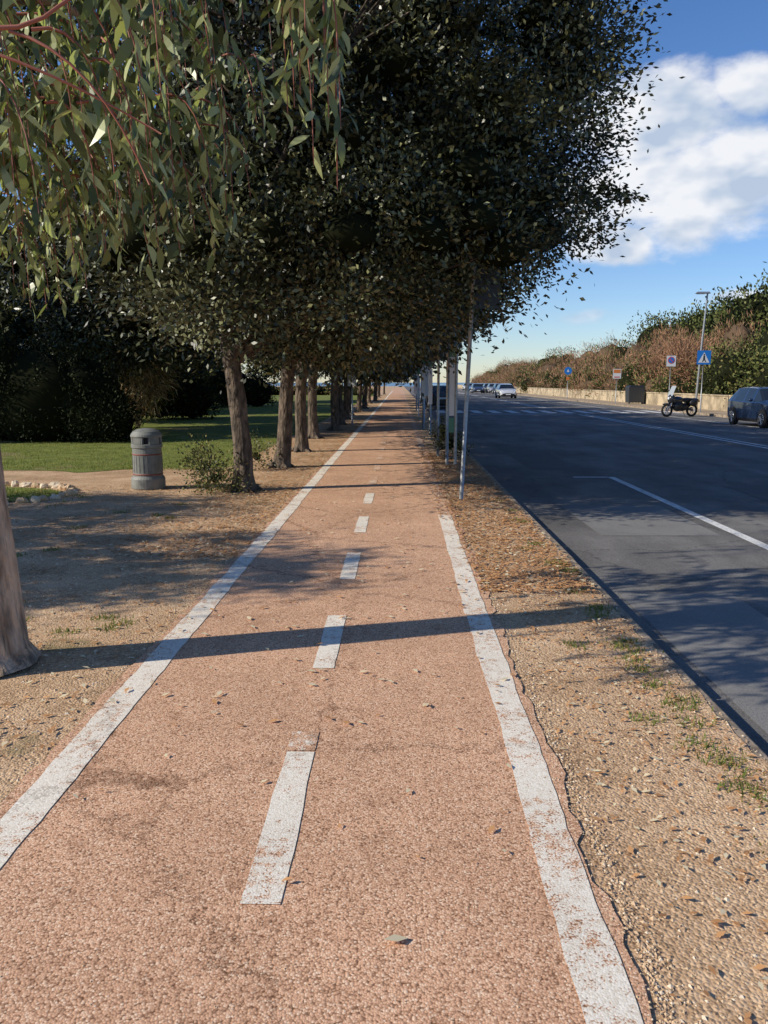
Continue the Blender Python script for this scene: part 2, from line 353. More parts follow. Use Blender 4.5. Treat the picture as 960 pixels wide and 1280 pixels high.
mb.obj('road_patch')
def pebbles(n,fx,fy,size):
    base=np.array([[1,0,0],[0,1,0],[-1,0,0],[0,-1,0],[0,0,1.]])
    x=fx(n); y=fy(n); s=size*rng.uniform(.4,1.6,n)*(1+.5*(rng.random(n)<.05)); ang=rng.uniform(0,6.28,n)
    r=rng.uniform(.6,1.3,(n,5))
    V=base[None]*r[:,:,None]*s[:,None,None]; V[:,:,1]*=rng.uniform(.6,1,(n,1)); V[:,:,2]*=.6
    c,sn=np.cos(ang)[:,None],np.sin(ang)[:,None]; X=V[:,:,0]*c-V[:,:,1]*sn; Y=V[:,:,0]*sn+V[:,:,1]*c
    V=np.stack([X+x[:,None],Y+y[:,None],V[:,:,2]],axis=2)
    tri=np.array([[0,1,4],[1,2,4],[2,3,4],[3,0,4]])
    return V[:,tri,:].reshape(-1,3), np.repeat(rng.choice(3,n,p=[.55,.3,.15]),4)
A=[];Bm=[]
def addp(n,fx,fy,s,z=0.0):
    V,mi=pebbles(n,fx,fy,s); V[:,2]+=z; A.append(V);Bm.append(mi)
yy=lambda a,b,p:(lambda n:a+(b-a)*rng.random(n)**p)
addp(5000,lambda n:.66+.82*rng.random(n),yy(1.2,11,1.8),.006)
addp(4000,lambda n:.655+abs(rng.normal(size=n))*.04,yy(1.2,14,1.7),.006,.002)
addp(1500,lambda n:.655-abs(rng.normal(size=n))*.04,yy(1.2,14,1.7),.004,.008)
addp(8000,lambda n:-1.5-3.2*rng.random(n)**1.3,yy(2,12,1.5),.007)
addp(2500,lambda n:-1.45-rng.normal(size=n)*.035,yy(1.5,14,1.5),.005,.006)
addp(700,lambda n:-1.4+2.*rng.random(n),yy(1.4,12,1.5),.0035,.008)
addp(900,lambda n:1.45+.08*rng.random(n),yy(2,14,1.3),.007,0)
link('gravel',np_mesh('gravel',np.concatenate(A),3,['pa','pb','pc'],np.concatenate(Bm)))
P=[];sz=[];mi=[]
def addl(n,fx,fy,z,s,pr):
    x=fx(n);y=fy(n); P.append(np.stack([x,y,z+rng.random(n)*.008],1)); sz.append(s*rng.uniform(.6,1.3,n)); mi.append(rng.choice(3,n,p=pr))
addl(8500,lambda n:.60+.88*rng.random(n),lambda n:5.8+12*rng.random(n)**1.1,.006,.05,[.45,.45,.1])
addl(700,lambda n:.45+abs(rng.normal(size=n))*.12,lambda n:9+10*rng.random(n),.014,.05,[.5,.4,.1])
addl(1600,lambda n:.68+.8*rng.random(n)**.8,lambda n:1.5+6*rng.random(n)**.7,.004,.034,[.4,.4,.2])
addl(9000,lambda n:-1.45-abs(rng.normal(size=n))*.9,lambda n:7+24*rng.random(n)**1.3,.006,.05,[.5,.4,.1])
addl(3500,lambda n:-1.5-4*rng.random(n),lambda n:3+9*rng.random(n),.006,.045,[.5,.3,.2])
addl(480,lambda n:-1.45+2.1*rng.random(n),lambda n:3.4+13*rng.random(n),.014,.05,[.2,.2,.6])
addl(18,lambda n:-1.3+1.9*rng.random(n),lambda n:2.1+2*rng.random(n),.014,.035,[.3,.2,.5])
P.append(np.array([[.03,2.02,.016],[.31,2.55,.016],[-.9,3.75,.016],[-.42,3.9,.016],[.10,4.1,.016],[-.6,4.3,.016]])); sz.append(np.array([.075,.05,.055,.055,.055,.055])); mi.append(np.array([2,1,2,2,2,2]))
P=np.concatenate(P);sz=np.concatenate(sz);mi=np.concatenate(mi)
a=rng.uniform(0,6.28,len(P)); T=np.stack([np.cos(a),np.sin(a),rng.uniform(-.02,.12,len(P))],1); S=np.stack([-np.sin(a),np.cos(a),rng.uniform(-.12,.12,len(P))],1)
L=sz[:,None];W=L*.45
V=np.stack([P,P+T*L*.5+S*W*.5+[0,0,.004],P+T*L+[0,0,.003],P+T*L*.5-S*W*.5+[0,0,.004]],1).reshape(-1,3)
link('fallen_leaves',np_mesh('fallen_leaves',V,4,['la','lb','lc'],mi))
def grass(name,cx,cy,h,n_each,spread,parent=None):
    X=np.repeat(cx,n_each)+rng.normal(size=len(cx)*n_each)*spread; Y=np.repeat(cy,n_each)+rng.normal(size=len(cx)*n_each)*spread
    n=len(X); a=rng.uniform(0,6.28,n); hh=h*rng.uniform(.4,1.3,n); w=.0035+hh*.03
    B=np.stack([X,Y,np.zeros(n)],1); D=np.stack([np.cos(a),np.sin(a),np.zeros(n)],1); S=np.stack([-np.sin(a),np.cos(a),np.zeros(n)],1)
    tip=B+D*(hh*rng.uniform(.2,.9,n))[:,None]+np.array([0,0,1])*hh[:,None]
    V=np.stack([B-S*w[:,None],B+S*w[:,None],tip],1).reshape(-1,3)
    return link(name,np_mesh(name,V,3,['gr','gr2'],rng.choice(2,n,p=[.65,.35])),parent)
tx=[1.15,1.3,1.38,1.05,1.33,1.36,1.40,1.2,1.38,1.3];ty=[3.55,3.3,3.1,4.6,4.2,5.4,6.5,7.4,2.4,2.9]
tx+=list(1.30+.13*rng.random(30));ty+=list(2+9*rng.random(30))
tx+=list(-1.9-1.6*rng.random(12));ty+=list(3.5+7*rng.random(12))
tx+=[-1.85,-1.95,-2.1,-1.8];ty+=[4.9,5.1,4.8,5.0]
grass('grass_tufts',np.array(tx),np.array(ty),.026,70,.045)
grass('lawn_blades',-3.1-12*rng.random(2600),14.2+9*rng.random(2600)**1.6,.05,9,.09)
grass('bed_grass',-5.9+.6*rng.normal(size=250),10.9+.4*rng.normal(size=250),.05,12,.06)
# ------------------------------------------------------------ oak trees
spec=[((1.35,0,5.6),(4.2,3.2,3.5),680,225,.080,.041,.33,140,.5,1.),
      ((1.35,0,5.6),(4.2,3.2,3.5),540,165,.095,.047,.34,120,.5,1.),
      ((1.0,0,5.4),(3.6,3.0,3.2),300,90,.15,.072,.36,90,.6,1.4),
      ((1.0,0,5.4),(3.6,3.0,3.2),300,90,.15,.072,.36,90,.6,1.4),
      ((.9,0,5.2),(3.5,3.3,3.1),200,40,.27,.13,.42,60,.8,1.9)]
variants=[]
for v,(ce,ra,ncl,lpc,ll,lw_,sg,nl,ck,cs) in enumerate(spec):
    CC,me,core=oak_crown(ce,ra,ncl,lpc,ll,lw_,sig=sg,sprig=.22,nlow=nl,corek=ck,cs=cs)
    mb=MB(['bark']); 
    lean=[(-.12,0),(.3,.05),(.1,0),(-.05,.1),(0,0)][v]
    h=2.35
    pts=[(lean[0]*t+.035*math.sin(5*t+v),lean[1]*t,t*h) for t in np.linspace(0,1,12)]
    R=[.19,.15,.135,.13,.127,.125,.124,.123,.125,.125,.13,.13]
    mb.tube(pts,R,14,0,jit=.08)
    for q in range(5):
        a=q*1.256+.4; mb.tube([(0,0,.16),(.15*math.cos(a),.15*math.sin(a),.06),(.3*math.cos(a),.3*math.sin(a),-.02)],[.06,.05,.02],6,0,jit=.1)
    limbs(mb,pts[-2],CC,.14,11 if v<4 else 6,120 if v<2 else (40 if v<4 else 10))
    tm=mb.obj('trunk_and_limbs',smooth=True).data
    cm_=core.obj('trunk_and_limbs_core',smooth=True).data
    variants.append((tm,me,cm_))
for o in list(COL.objects):
    if o.name.startswith('trunk_and_limbs'): bpy.data.objects.remove(o)
def oak(x,y,v,rz=0,s=1.,name='oak_tree',sz=None):
    e=empty(name,(x,y,0),rz); e.scale=(s,s,sz or s)
    link('trunk_and_limbs',variants[v][0],e); link('crown_leaves',variants[v][1],e); link('inner_shade_lumps',variants[v][2],e)
oak(-2.27,11.5,0,0.05,1.0); oak(-2.22,14.7,1,-.1,1.0); oak(-2.25,18.1,2,.2,1.0); oak(-2.4,22.4,3,-.2,1.02)
for i,yv in enumerate([26.2,29.8,34,38.5,43,48,54,60,67,75,84,94,106]):
    oak(-2.2+rng.normal()*.1,yv,(2+i%2) if yv<33 else 4,rng.uniform(-.4,.4),rng.uniform(.9,1.05))
for (x,yv,v,rz,s) in [(-8.8,25,3,2.,.95),(-13.5,31,4,1.,1.05),(-17,40,4,.4,1.1),(-12.5,47,4,4,1.),(-21,52,4,5,1.2),(-17,60,4,.6,1.2),(-27,44,4,2.2,1.1),(-9,66,4,2.2,1.),(-14.0,21.5,3,2.7,.9),(-30,62,4,1,1.3)]:
    oak(x,yv,v,rz,s)
oak(-10.3,4.7,3,0,.6); oak(-11.1,7.7,2,0.2,.56)
# ------------------------------------------------------------ eucalyptus
eu=empty('eucalyptus_tree')
mb=MB(['ebark','twig'])
pts=[(-2.26,4.2,0),(-2.27,4.2,.10),(-2.275,4.2,.3),(-2.285,4.2,.6),(-2.30,4.21,.9),(-2.31,4.215,1.2),(-2.33,4.22,1.5),(-2.345,4.235,1.85),(-2.36,4.25,2.2),(-2.42,4.3,3.1),(-2.5,4.4,4.2),(-2.6,4.5,5.6),(-2.6,4.6,7.5)]
mb.tube(pts,[.255,.215,.195,.185,.18,.173,.168,.163,.158,.14,.12,.09,.04],20,0,jit=.05)
leafP=[];leafT=[];leafL=[]
def bound(x):
    return np.interp(x,[-2.6,-1.9,-1.5,-1.15,-.85,-.7,-.5,-.3],[1.92,1.96,2.13,2.2,2.5,2.9,2.6,2.35])
def spray(a,b,nl):
    a=np.array(a);b=np.array(b); mid=np.array([(a[0]+b[0])/2+(b[0]-a[0])*.45,(a[1]+b[1])/2+(b[1]-a[1])*.45,max(a[2],b[2])+.10])
    pts=bez(a,mid,b,9); mb.tube(pts,list(np.linspace(.007,.002,9)),4,1,cap=False)
    P=np.array(pts)
    for i in range(nl):
        t=(i+rng.random())/nl*8; j=min(int(t),7); p=P[j]*(1-(t-j))+P[j+1]*(t-j)
        leafP.append(p+rng.normal(size=3)*.015); d=np.array([rng.normal()*.45,rng.normal()*.45,-1+rng.random()*.5]); leafT.append(d/np.linalg.norm(d)); leafL.append(rng.uniform(.08,.15)); 
for i in range(260):
    x=rng.uniform(-2.7,-.85); y=rng.uniform(2.9,5.6)
    tipz=bound(x*3.6/max(y,3.3) if y<3.6 else x)+abs(rng.normal())*.75+max(0,(y-4))*.05
    L=rng.uniform(.5,1.2)
    spray((x-rng.uniform(.1,.6),y+rng.normal()*.25,tipz+L*rng.uniform(.6,1)),(x,y,tipz),int(24*L+8))
for i in range(26):
    x=rng.uniform(-.50,-.22); y=rng.uniform(3.2,3.8); tz=bound(x)+abs(rng.normal())*.45
    L=rng.uniform(.6,1.1); spray((x-rng.uniform(-.05,.25),y+rng.normal()*.1,tz+L),(x,y,tz),int(26*L+10))
for i in range(130):
    d=in_ball(1,.5)[0]; c=np.array([-2.2,5.2,5.8])+d*np.array([2.3,1.7,1.9]); L=rng.uniform(.6,1.2)
    if c[2]-L<3.3 and c[0]>-1.0: continue
    spray(c,c+np.array([d[0]*.6,d[1]*.6,-L]),26)
for e in [(-1.2,3.6,3.5),(-.5,3.5,3.7),(-1.6,4.6,3.4),(-1.0,5.2,3.8),(-1.9,3.4,3.2),(-3.6,3.6,4.4),(-3.9,5,4.6),(-2.4,6.3,4.4),(-1.2,5.8,5.2),(-2,3.2,5.4),(-3.8,4.2,6),(-1.8,5,6.8)]:
    s=pts[9] if e[2]<4 else pts[10]
    mb.tube(bez(s,((s[0]+e[0])/2,(s[1]+e[1])/2,max(s[2],e[2])+.35),e,9),list(np.linspace(.055,.012,9)),7,0,jit=.05)
mb.tube(bez((-1.75,2.9,2.98),(-1.35,2.85,2.50),(-1.05,2.95,2.92),9),list(np.linspace(.011,.006,9)),6,1)
mb.tube(bez((-1.7,2.9,2.72),(-1.3,2.8,2.66),(-.85,3.0,2.42),9),list(np.linspace(.008,.003,9)),5,1)
mb.tube(bez((-1.3,2.85,2.70),(-1.0,2.8,2.62),(-.9,3.0,2.25),9),list(np.linspace(.006,.003,9)),5,1)
mb.obj('trunk_and_boughs',eu,smooth=True)
P=np.array(leafP);T=np.array(leafT);Ln=np.array(leafL); n=len(P)
S=unit(np.cross(T,rng.normal(size=(n,3)))); Cv=np.cross(T,S); W=(Ln*rng.uniform(.20,.32,n))[:,None]; L=Ln[:,None]; cu=rng.uniform(-.18,.18,(n,1))*L
def row(t,w): 
    c=P+T*L*t+S*cu*4*t*(1-t)+Cv*L*.05*math.sin(t*3); return c-S*W*w/2,c+S*W*w/2
rows=[row(0,.08),row(.22,.8),row(.48,1.),row(.76,.6),row(1,.03)]
Q=[]
for i in range(4): Q.append(np.stack([rows[i][0],rows[i][1],rows[i+1][1],rows[i+1][0]],1))
Q=np.stack(Q,1).reshape(-1,3)
link('hanging_leaves',np_mesh('eucalyptus_leaves',Q,4,['ea','eb','ec'],np.repeat(rng.choice(3,n,p=[.3,.35,.35]),4)),eu)
# ------------------------------------------------------------ shrubs / hedges
def mass(name,balls,mats,probs,n_per,ll,lw,core='core',bias=(0,0,.3),sig=.3,corek=.8,shell=.25,lo=.85,hi=1.12):
    e=empty(name); mb=MB([core]); P=[];T=[]
    for (c,r) in balls:
        mb.ball(c,[k*corek for k in r],0,14,9,.12)  # added solid lump, darkens the inside and blocks light through the leaves
        ncl=max(6,n_per//30); C=in_ball(ncl,shell)*np.array([1,1,1]); C[:,2]=np.where(C[:,2]<-.8,-C[:,2],C[:,2])
        for d in C:
            q=np.array(c)+d*np.array(r)*rng.uniform(lo,hi); p=q+rng.normal(size=(30,3))*sig*rng.uniform(.6,1.4)*np.array([1,1,.8]); P.append(p); T.append(unit(p-np.array(c))*.6+rng.normal(size=(30,3))*.55+np.array(bias))
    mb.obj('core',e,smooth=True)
    P=np.concatenate(P);T=np.concatenate(T); k=P[:,2]>.02; P=P[k];T=T[k]; n=len(P)
    link('leaves',np_mesh(name,leaves(P,T,ll*rng.uniform(.6,1.4,n),lw*rng.uniform(.6,1.3,n)),4,mats,rng.choice(len(mats),n,p=probs)),e)
    return e
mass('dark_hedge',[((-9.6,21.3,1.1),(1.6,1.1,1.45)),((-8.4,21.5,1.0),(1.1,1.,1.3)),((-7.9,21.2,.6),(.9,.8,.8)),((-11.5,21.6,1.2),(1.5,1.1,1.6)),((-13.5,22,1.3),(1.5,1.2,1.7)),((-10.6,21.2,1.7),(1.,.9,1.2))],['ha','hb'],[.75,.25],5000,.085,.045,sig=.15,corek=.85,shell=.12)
for (x,y,z,r) in [(-10.2,34,1.,1.6),(-14,38,1.2,2.2),(-18,33,1.,2.),(-11,52,1.2,2.0)]:
    mass('park_shrub',[((x,y,z),(r,r*.8,r*.75)),((x+r*.8,y+.5,z*.8),(r*.7,r*.7,r*.6))],['ha','hb','ga'],[.4,.4,.2],2400,.13,.07,sig=.2,corek=.75,shell=.15)
b=[]
for x in np.arange(-66,-19,2.3): b.append(((x,88+rng.normal(),1.6),(2.,1.6,2.4+rng.uniform(-.6,.9))))
mass('background_hedge',b,['ha','hb','ga'],[.4,.4,.2],900,.25,.14,sig=.35,corek=.85,shell=.12)
b=[]
for x in np.arange(-18,-4,1.9): b.append(((x,100+rng.normal(),.4),(1.7,1.2,.75+rng.uniform(-.3,.3))))
mass('low_scrub',b,['gb','gc','tb'],[.4,.3,.3],700,.2,.1,sig=.25,corek=.85,shell=.12)
def twiggy(name,cx,cy,h,r,n,mats,probs,droop=.3,w=.012,ln=.5):
    e=empty(name,(cx,cy,0)); mb=MB(['twigd']); nb=14
    B=[]
    for i in range(nb):
        a=rng.uniform(0,6.28); q=rng.uniform(.4,1); pts=bez((0,0,0),(r*.25*math.cos(a),r*.25*math.sin(a),h*.5),(r*q*math.cos(a),r*q*math.sin(a),h*rng.uniform(.6,1)),7)
        mb.tube(pts,[.05,.04,.035,.028,.02,.014,.008],5); B+=pts[2:]
    mb.obj('stems',e); B=np.array(B)
    j=rng.integers(0,len(B),n); P=B[j]+rng.normal(size=(n,3))*r*.16; T=(P-np.array([0,0,h*.4]))*.3+rng.normal(size=(n,3))*.45+np.array([0,0,-droop])
    link('twigs',np_mesh(name,leaves(P,T,ln*rng.uniform(.5,1.2,n),w*rng.uniform(.7,1.4,n)),4,mats,rng.choice(len(mats),n,p=probs)),e)
twiggy('dry_shrub',-9.0,27.5,2.8,1.5,2500,['lc','tb','gc'],[.4,.3,.3],.6,.02,.45)
mass('basal_shoots',[((-2.6,11.15,.22),(.42,.3,.3)),((-2.8,11.5,.35),(.3,.3,.4))],['gb','gc','ob'],[.3,.3,.4],1100,.05,.025,sig=.09,corek=.2,shell=.5)
mass('basal_shoots',[((-2.55,14.2,.25),(.35,.3,.35))],['gb','gc','ob'],[.4,.2,.4],800,.05,.025,sig=.09,corek=.2,shell=.4)
mass('verge_bush',[((1.05,16.6,.3),(.3,.5,.35)),((1.1,19.5,.35),(.3,.6,.4))],['gb','ha','ob'],[.3,.3,.4],1300,.05,.03,sig=.07,corek=.3,shell=.4)
wl=MB(['wall']); y=20.
while y<260:
    wl.box((17.75,y+5,.40),(.3,9.98,.8)); wl.box((17.75,y+5,.84),(.38,9.99,.08)); y+=10
wl.obj('boundary_wall',bevel=.01)
b=[]
for y in np.arange(20,62,2.8):
    for row_ in range(3):
        hgt=[3.2,5.2,6.7][row_]*rng.uniform(.8,1.15)*(1.0 if y<52 else .75)
        b.append(((19.9+row_*2.8+rng.normal()*.5,y+rng.normal(),hgt*.48),(1.8*rng.uniform(.8,1.2),2.0,hgt*.52)))
mass('coastal_shrubs',b,['ga','gb','gc','hb'],[.33,.3,.17,.2],1700,.20,.11,sig=.38,corek=.78,shell=.15)
mb_b=[];mc=[]
for y in np.arange(60,210,3.8):
    for row_ in range(3):
        hgt=[2.5,4.2,5.8][row_]*rng.uniform(.85,1.15)
        t=((20+row_*3.0+rng.normal()*.4,y+rng.normal(),hgt*.48),(2.1,2.6,hgt*.52))
        (mc if rng.random()<.28 else mb_b).append(t)
mass('tamarisk_thicket',mb_b,['ta','tb','tc'],[.4,.38,.22],1100,.5,.05,core='corebr',bias=(-.2,-.1,.9),sig=.42,corek=.78,shell=.12)
mass('green_thicket',mc,['ga','gb','tb'],[.5,.3,.2],1100,.24,.12,sig=.4,corek=.78,shell=.12)
mass('wall_shrubs',[((19.0,y,.9),(1.0,1.5,rng.uniform(1.4,2.4))) for y in np.arange(50,150,6.)],['ga','gb','tb'],[.5,.3,.2],900,.17,.09,sig=.3,corek=.75,shell=.15)
b=[]
for i in range(55):
    y=rng.uniform(48,110); b.append(((rng.uniform(27,36)+ (y-48)*.10,y,rng.uniform(4.5,6.6)),(rng.uniform(2,3.6),rng.uniform(2,3.6),rng.uniform(2.6,4.0))))
mass('distant_woodland',b,['ga','gb','hb'],[.4,.25,.35],1500,.36,.19,sig=.65,corek=.7,shell=.2,lo=.7)
twiggy('tamarisk_tree',19.3,55,4.6,2.3,7000,['ta','tb'],[.5,.5],-.2,.03,.45)
twiggy('tamarisk_tree',20.2,62,4.8,2.2,6000,['ta','tb'],[.6,.4],-.2,.03,.45)
hl=MB(['rock']); V=[];F=[]
n=14
for i in range(n):
    for j in range(6):
        t=i/(n-1); V.append((33+26*t+rng.normal()*1.,300+j*6+rng.normal(),math.sin(math.pi*min(1,t*.9+.08))**.5*[0,4,5.5,6,5,0][j]*rng.uniform(.85,1.1)-.2))
for i in range(n-1):
    for j in range(5): F.append((i*6+j,(i+1)*6+j,(i+1)*6+j+1,i*6+j+1))
hl.add(V,F); hl.obj('headland',smooth=True)
# ------------------------------------------------------------ litter bin
e=empty('litter_bin',(-3.72,11.7,0))
mb=MB(['bin','binred','black'])
mb.lathe([(.235,0),(.245,.02),(.245,.15),(.235,.17),(.222,.19)],36,0)
mb.lathe([(.215,.19),(.212,.24),(.208,.60)],36,0)
mb.lathe([(.214,.208),(.218,.215),(.218,.225),(.214,.232)],36,1)
mb.lathe([(.211,.50),(.215,.505),(.215,.518),(.211,.523)],36,1)
mb.lathe([(.208,.60),(.224,.61),(.224,.655),(.21,.665)],36,0)
mb.lathe([(.15,.66),(.15,.76)],24,2)  # black drum paints the shade inside the opening under the cap
for k in range(5):
    a0=k*2*math.pi/5+.2
    for q in np.linspace(a0,a0+.7,6): mb.tube([(.195*math.cos(q),.195*math.sin(q),.665),(.195*math.cos(q),.195*math.sin(q),.765)],[.025,.025],6,0)
mb.lathe([(.222,.76),(.228,.775),(.222,.80),(.19,.845),(.13,.875),(.06,.887),(.02,.89)],36,0)
for k in range(24):
    a=k*2*math.pi/24; mb.tube([(.212*math.cos(a),.212*math.sin(a),.25),(.208*math.cos(a),.208*math.sin(a),.49)],[.006,.006],5,0)
mb.obj('bin_body',e)
# ------------------------------------------------------------ signs
def post(name,x,y,h,r=.028,z0=0,lean=(0,0),mat='steel'):
    e=empty(name,(x,y,z0)); mb=MB([mat,'steel']); mb.tube([(0,0,-.02),(lean[0]*.5,lean[1]*.5,h/2),(lean[0],lean[1],h)],[r]*3,12); mb.lathe([(r+.006,h-.005),(r+.006,h+.015)],12,1,c=(lean[0],lean[1],0)); mb.obj('post',e,smooth=True); return e
def plate(e,c,w,h,face,back='signback',t=.006,name='plate',ang=0):
    mb=MB([face,back]); mb.box((c[0],c[1],c[2]),(w,t,h),1); mb.add([(c[0]-w/2+.005,c[1]-t/2-.003,c[2]-h/2+.005),(c[0]+w/2-.005,c[1]-t/2-.003,c[2]-h/2+.005),(c[0]+w/2-.005,c[1]-t/2-.003,c[2]+h/2-.005),(c[0]-w/2+.005,c[1]-t/2-.003,c[2]+h/2-.005)],[(0,1,2,3)],0); mb.obj(name,e)
def disc(e,c,r,cols,y=-.01,n=28):
    mb=MB(cols)
    for i,(k) in enumerate(cols):
        rr=r*[1,.8,.6][i] if i<3 else r*.3
        mb.add([(c[0]+rr*math.cos(a),c[1]+y-.004*i,c[2]+rr*math.sin(a)) for a in np.linspace(0,2*math.pi,n,endpoint=False)],[tuple(range(n))],i)
    mb.obj('disc',e)
def poly(e,pts,mat,y,name='symbol'):
    mb=MB([mat]); mb.add([(p[0],y,p[1]) for p in pts],[tuple(range(len(pts)))]); mb.obj(name,e)
e=post('traffic_sign',.82,10.6,3.0,.028,lean=(.12,0)); 
mb=MB(['signback']); mb.box((.30,.045,2.74),(.32,.008,.50),0); mb.obj('sign_panel',e)
e=post('notice_board',.90,15.3,2.25,.03); mb=MB(['white','green','steel'])
mb.tube([(.16,0,0),(.16,0,2.25)],[.03,.03],10,2); mb.box((.08,0,1.55),(.1,.03,1.25),0); mb.box((.08,0,.75),(.1,.032,.28),1); mb.box((.08,0,2.1),(.1,.04,.16),1); mb.obj('panel',e)
e=post('traffic_sign',.80,16.9,2.6,.028); plate(e,(0,.03,2.3),.4,.6,'signback')
for (x,y,h,w) in [(.9,24,2.3,.12),(.8,27.5,2.5,.1),(.95,31.5,2.6,.3),(.85,37,2.2,.12),(.9,44,2.4,.3)]:
    e=post('traffic_sign',x,y,h,.035,mat='steel'); mb=MB(['white','green']); mb.box((.0,-.045,h*.62),(w,.02,h*.45),0); mb.box((0,-.045,h*.92),(w,.02,.2),1); mb.obj('panel',e)
e=post('path_sign',-1.75,29.5,2.0,.03); plate(e,(0,-.04,1.62),.32,.42,'white')
e=empty('street_lamp',(15.68,43.1,.02)); mb=MB(['steel','white'])
mb.tube([(0,0,0),(.0,0,.6)],[.085,.08],12); mb.tube([(0,0,.6),(.12,0,3.4),(.26,0,6.1)],[.065,.055,.04],12)
mb.box((.0,-.05,6.12),(.75,.26,.09),0,taper=.8); mb.box((-.1,-.05,6.065),(.4,.2,.03),1); mb.obj('lamp_column',e,smooth=False,bevel=.005)
e=post('pedestrian_crossing_sign',15.68,42.4,3.2,.03,.02); plate(e,(.0,-.05,2.8),.72,.72,'blue','signback')
poly(e,[(-.29,2.54),(.29,2.54),(0,3.07)],'white',-.062)
poly(e,[(-.03,2.9),(.03,2.9),(.035,2.96),(0,2.99),(-.035,2.96)],'black',-.066)
poly(e,[(-.045,2.72),(.05,2.70),(.05,2.88),(-.03,2.89)],'black',-.066)
poly(e,[(-.10,2.58),(-.05,2.58),(.03,2.72),(-.03,2.72)],'black',-.067); poly(e,[(.07,2.58),(.12,2.58),(.04,2.72),(-.01,2.72)],'black',-.068)
e=post('no_parking_sign',15.7,47.5,3.1,.03,.02); plate(e,(0,-.05,2.75),.55,.62,'white'); disc(e,(0,-.05,2.8),.2,['red','blue'],-.012)
poly(e,[(-.13,2.90),(-.10,2.93),(.13,2.70),(.10,2.67)],'red',-.072)
e=post('notice_sign',15.75,59.3,2.4,.03,.02); plate(e,(0,-.05,2.15),.6,.7,'white'); poly(e,[(-.25,2.2),(.25,2.2),(.25,2.45),(-.25,2.45)],'orange',-.060); poly(e,[(-.2,1.88),(.2,1.88),(.2,1.95),(-.2,1.95)],'red',-.060)
e=post('cycle_route_sign',15.75,76.5,2.9,.035,.02); disc(e,(0,-.05,2.6),.36,['blue'],-.01); poly(e,[(-.12,2.5),(.12,2.5),(.0,2.78)],'white',-.066); mb=MB(['orange']); mb.box((-.0,-.05,1.9),(.3,.02,.3)); mb.obj('lower_plate',e)
e=empty('waste_container',(16.9,58.5,.02)); mb=MB(['signback','black']); mb.box((0,0,.65),(1.1,.9,1.1),0,taper=1.08); mb.box((0,0,1.26),(1.15,1.,.12),1,taper=.8); mb.lathe([(.1,-.03),(.1,.03)],12,1,c=(-.5,-.4,.1),axis='x'); mb.lathe([(.1,-.03),(.1,.03)],12,1,c=(.5,-.4,.1),axis='x'); mb.obj('body',e,bevel=.03)
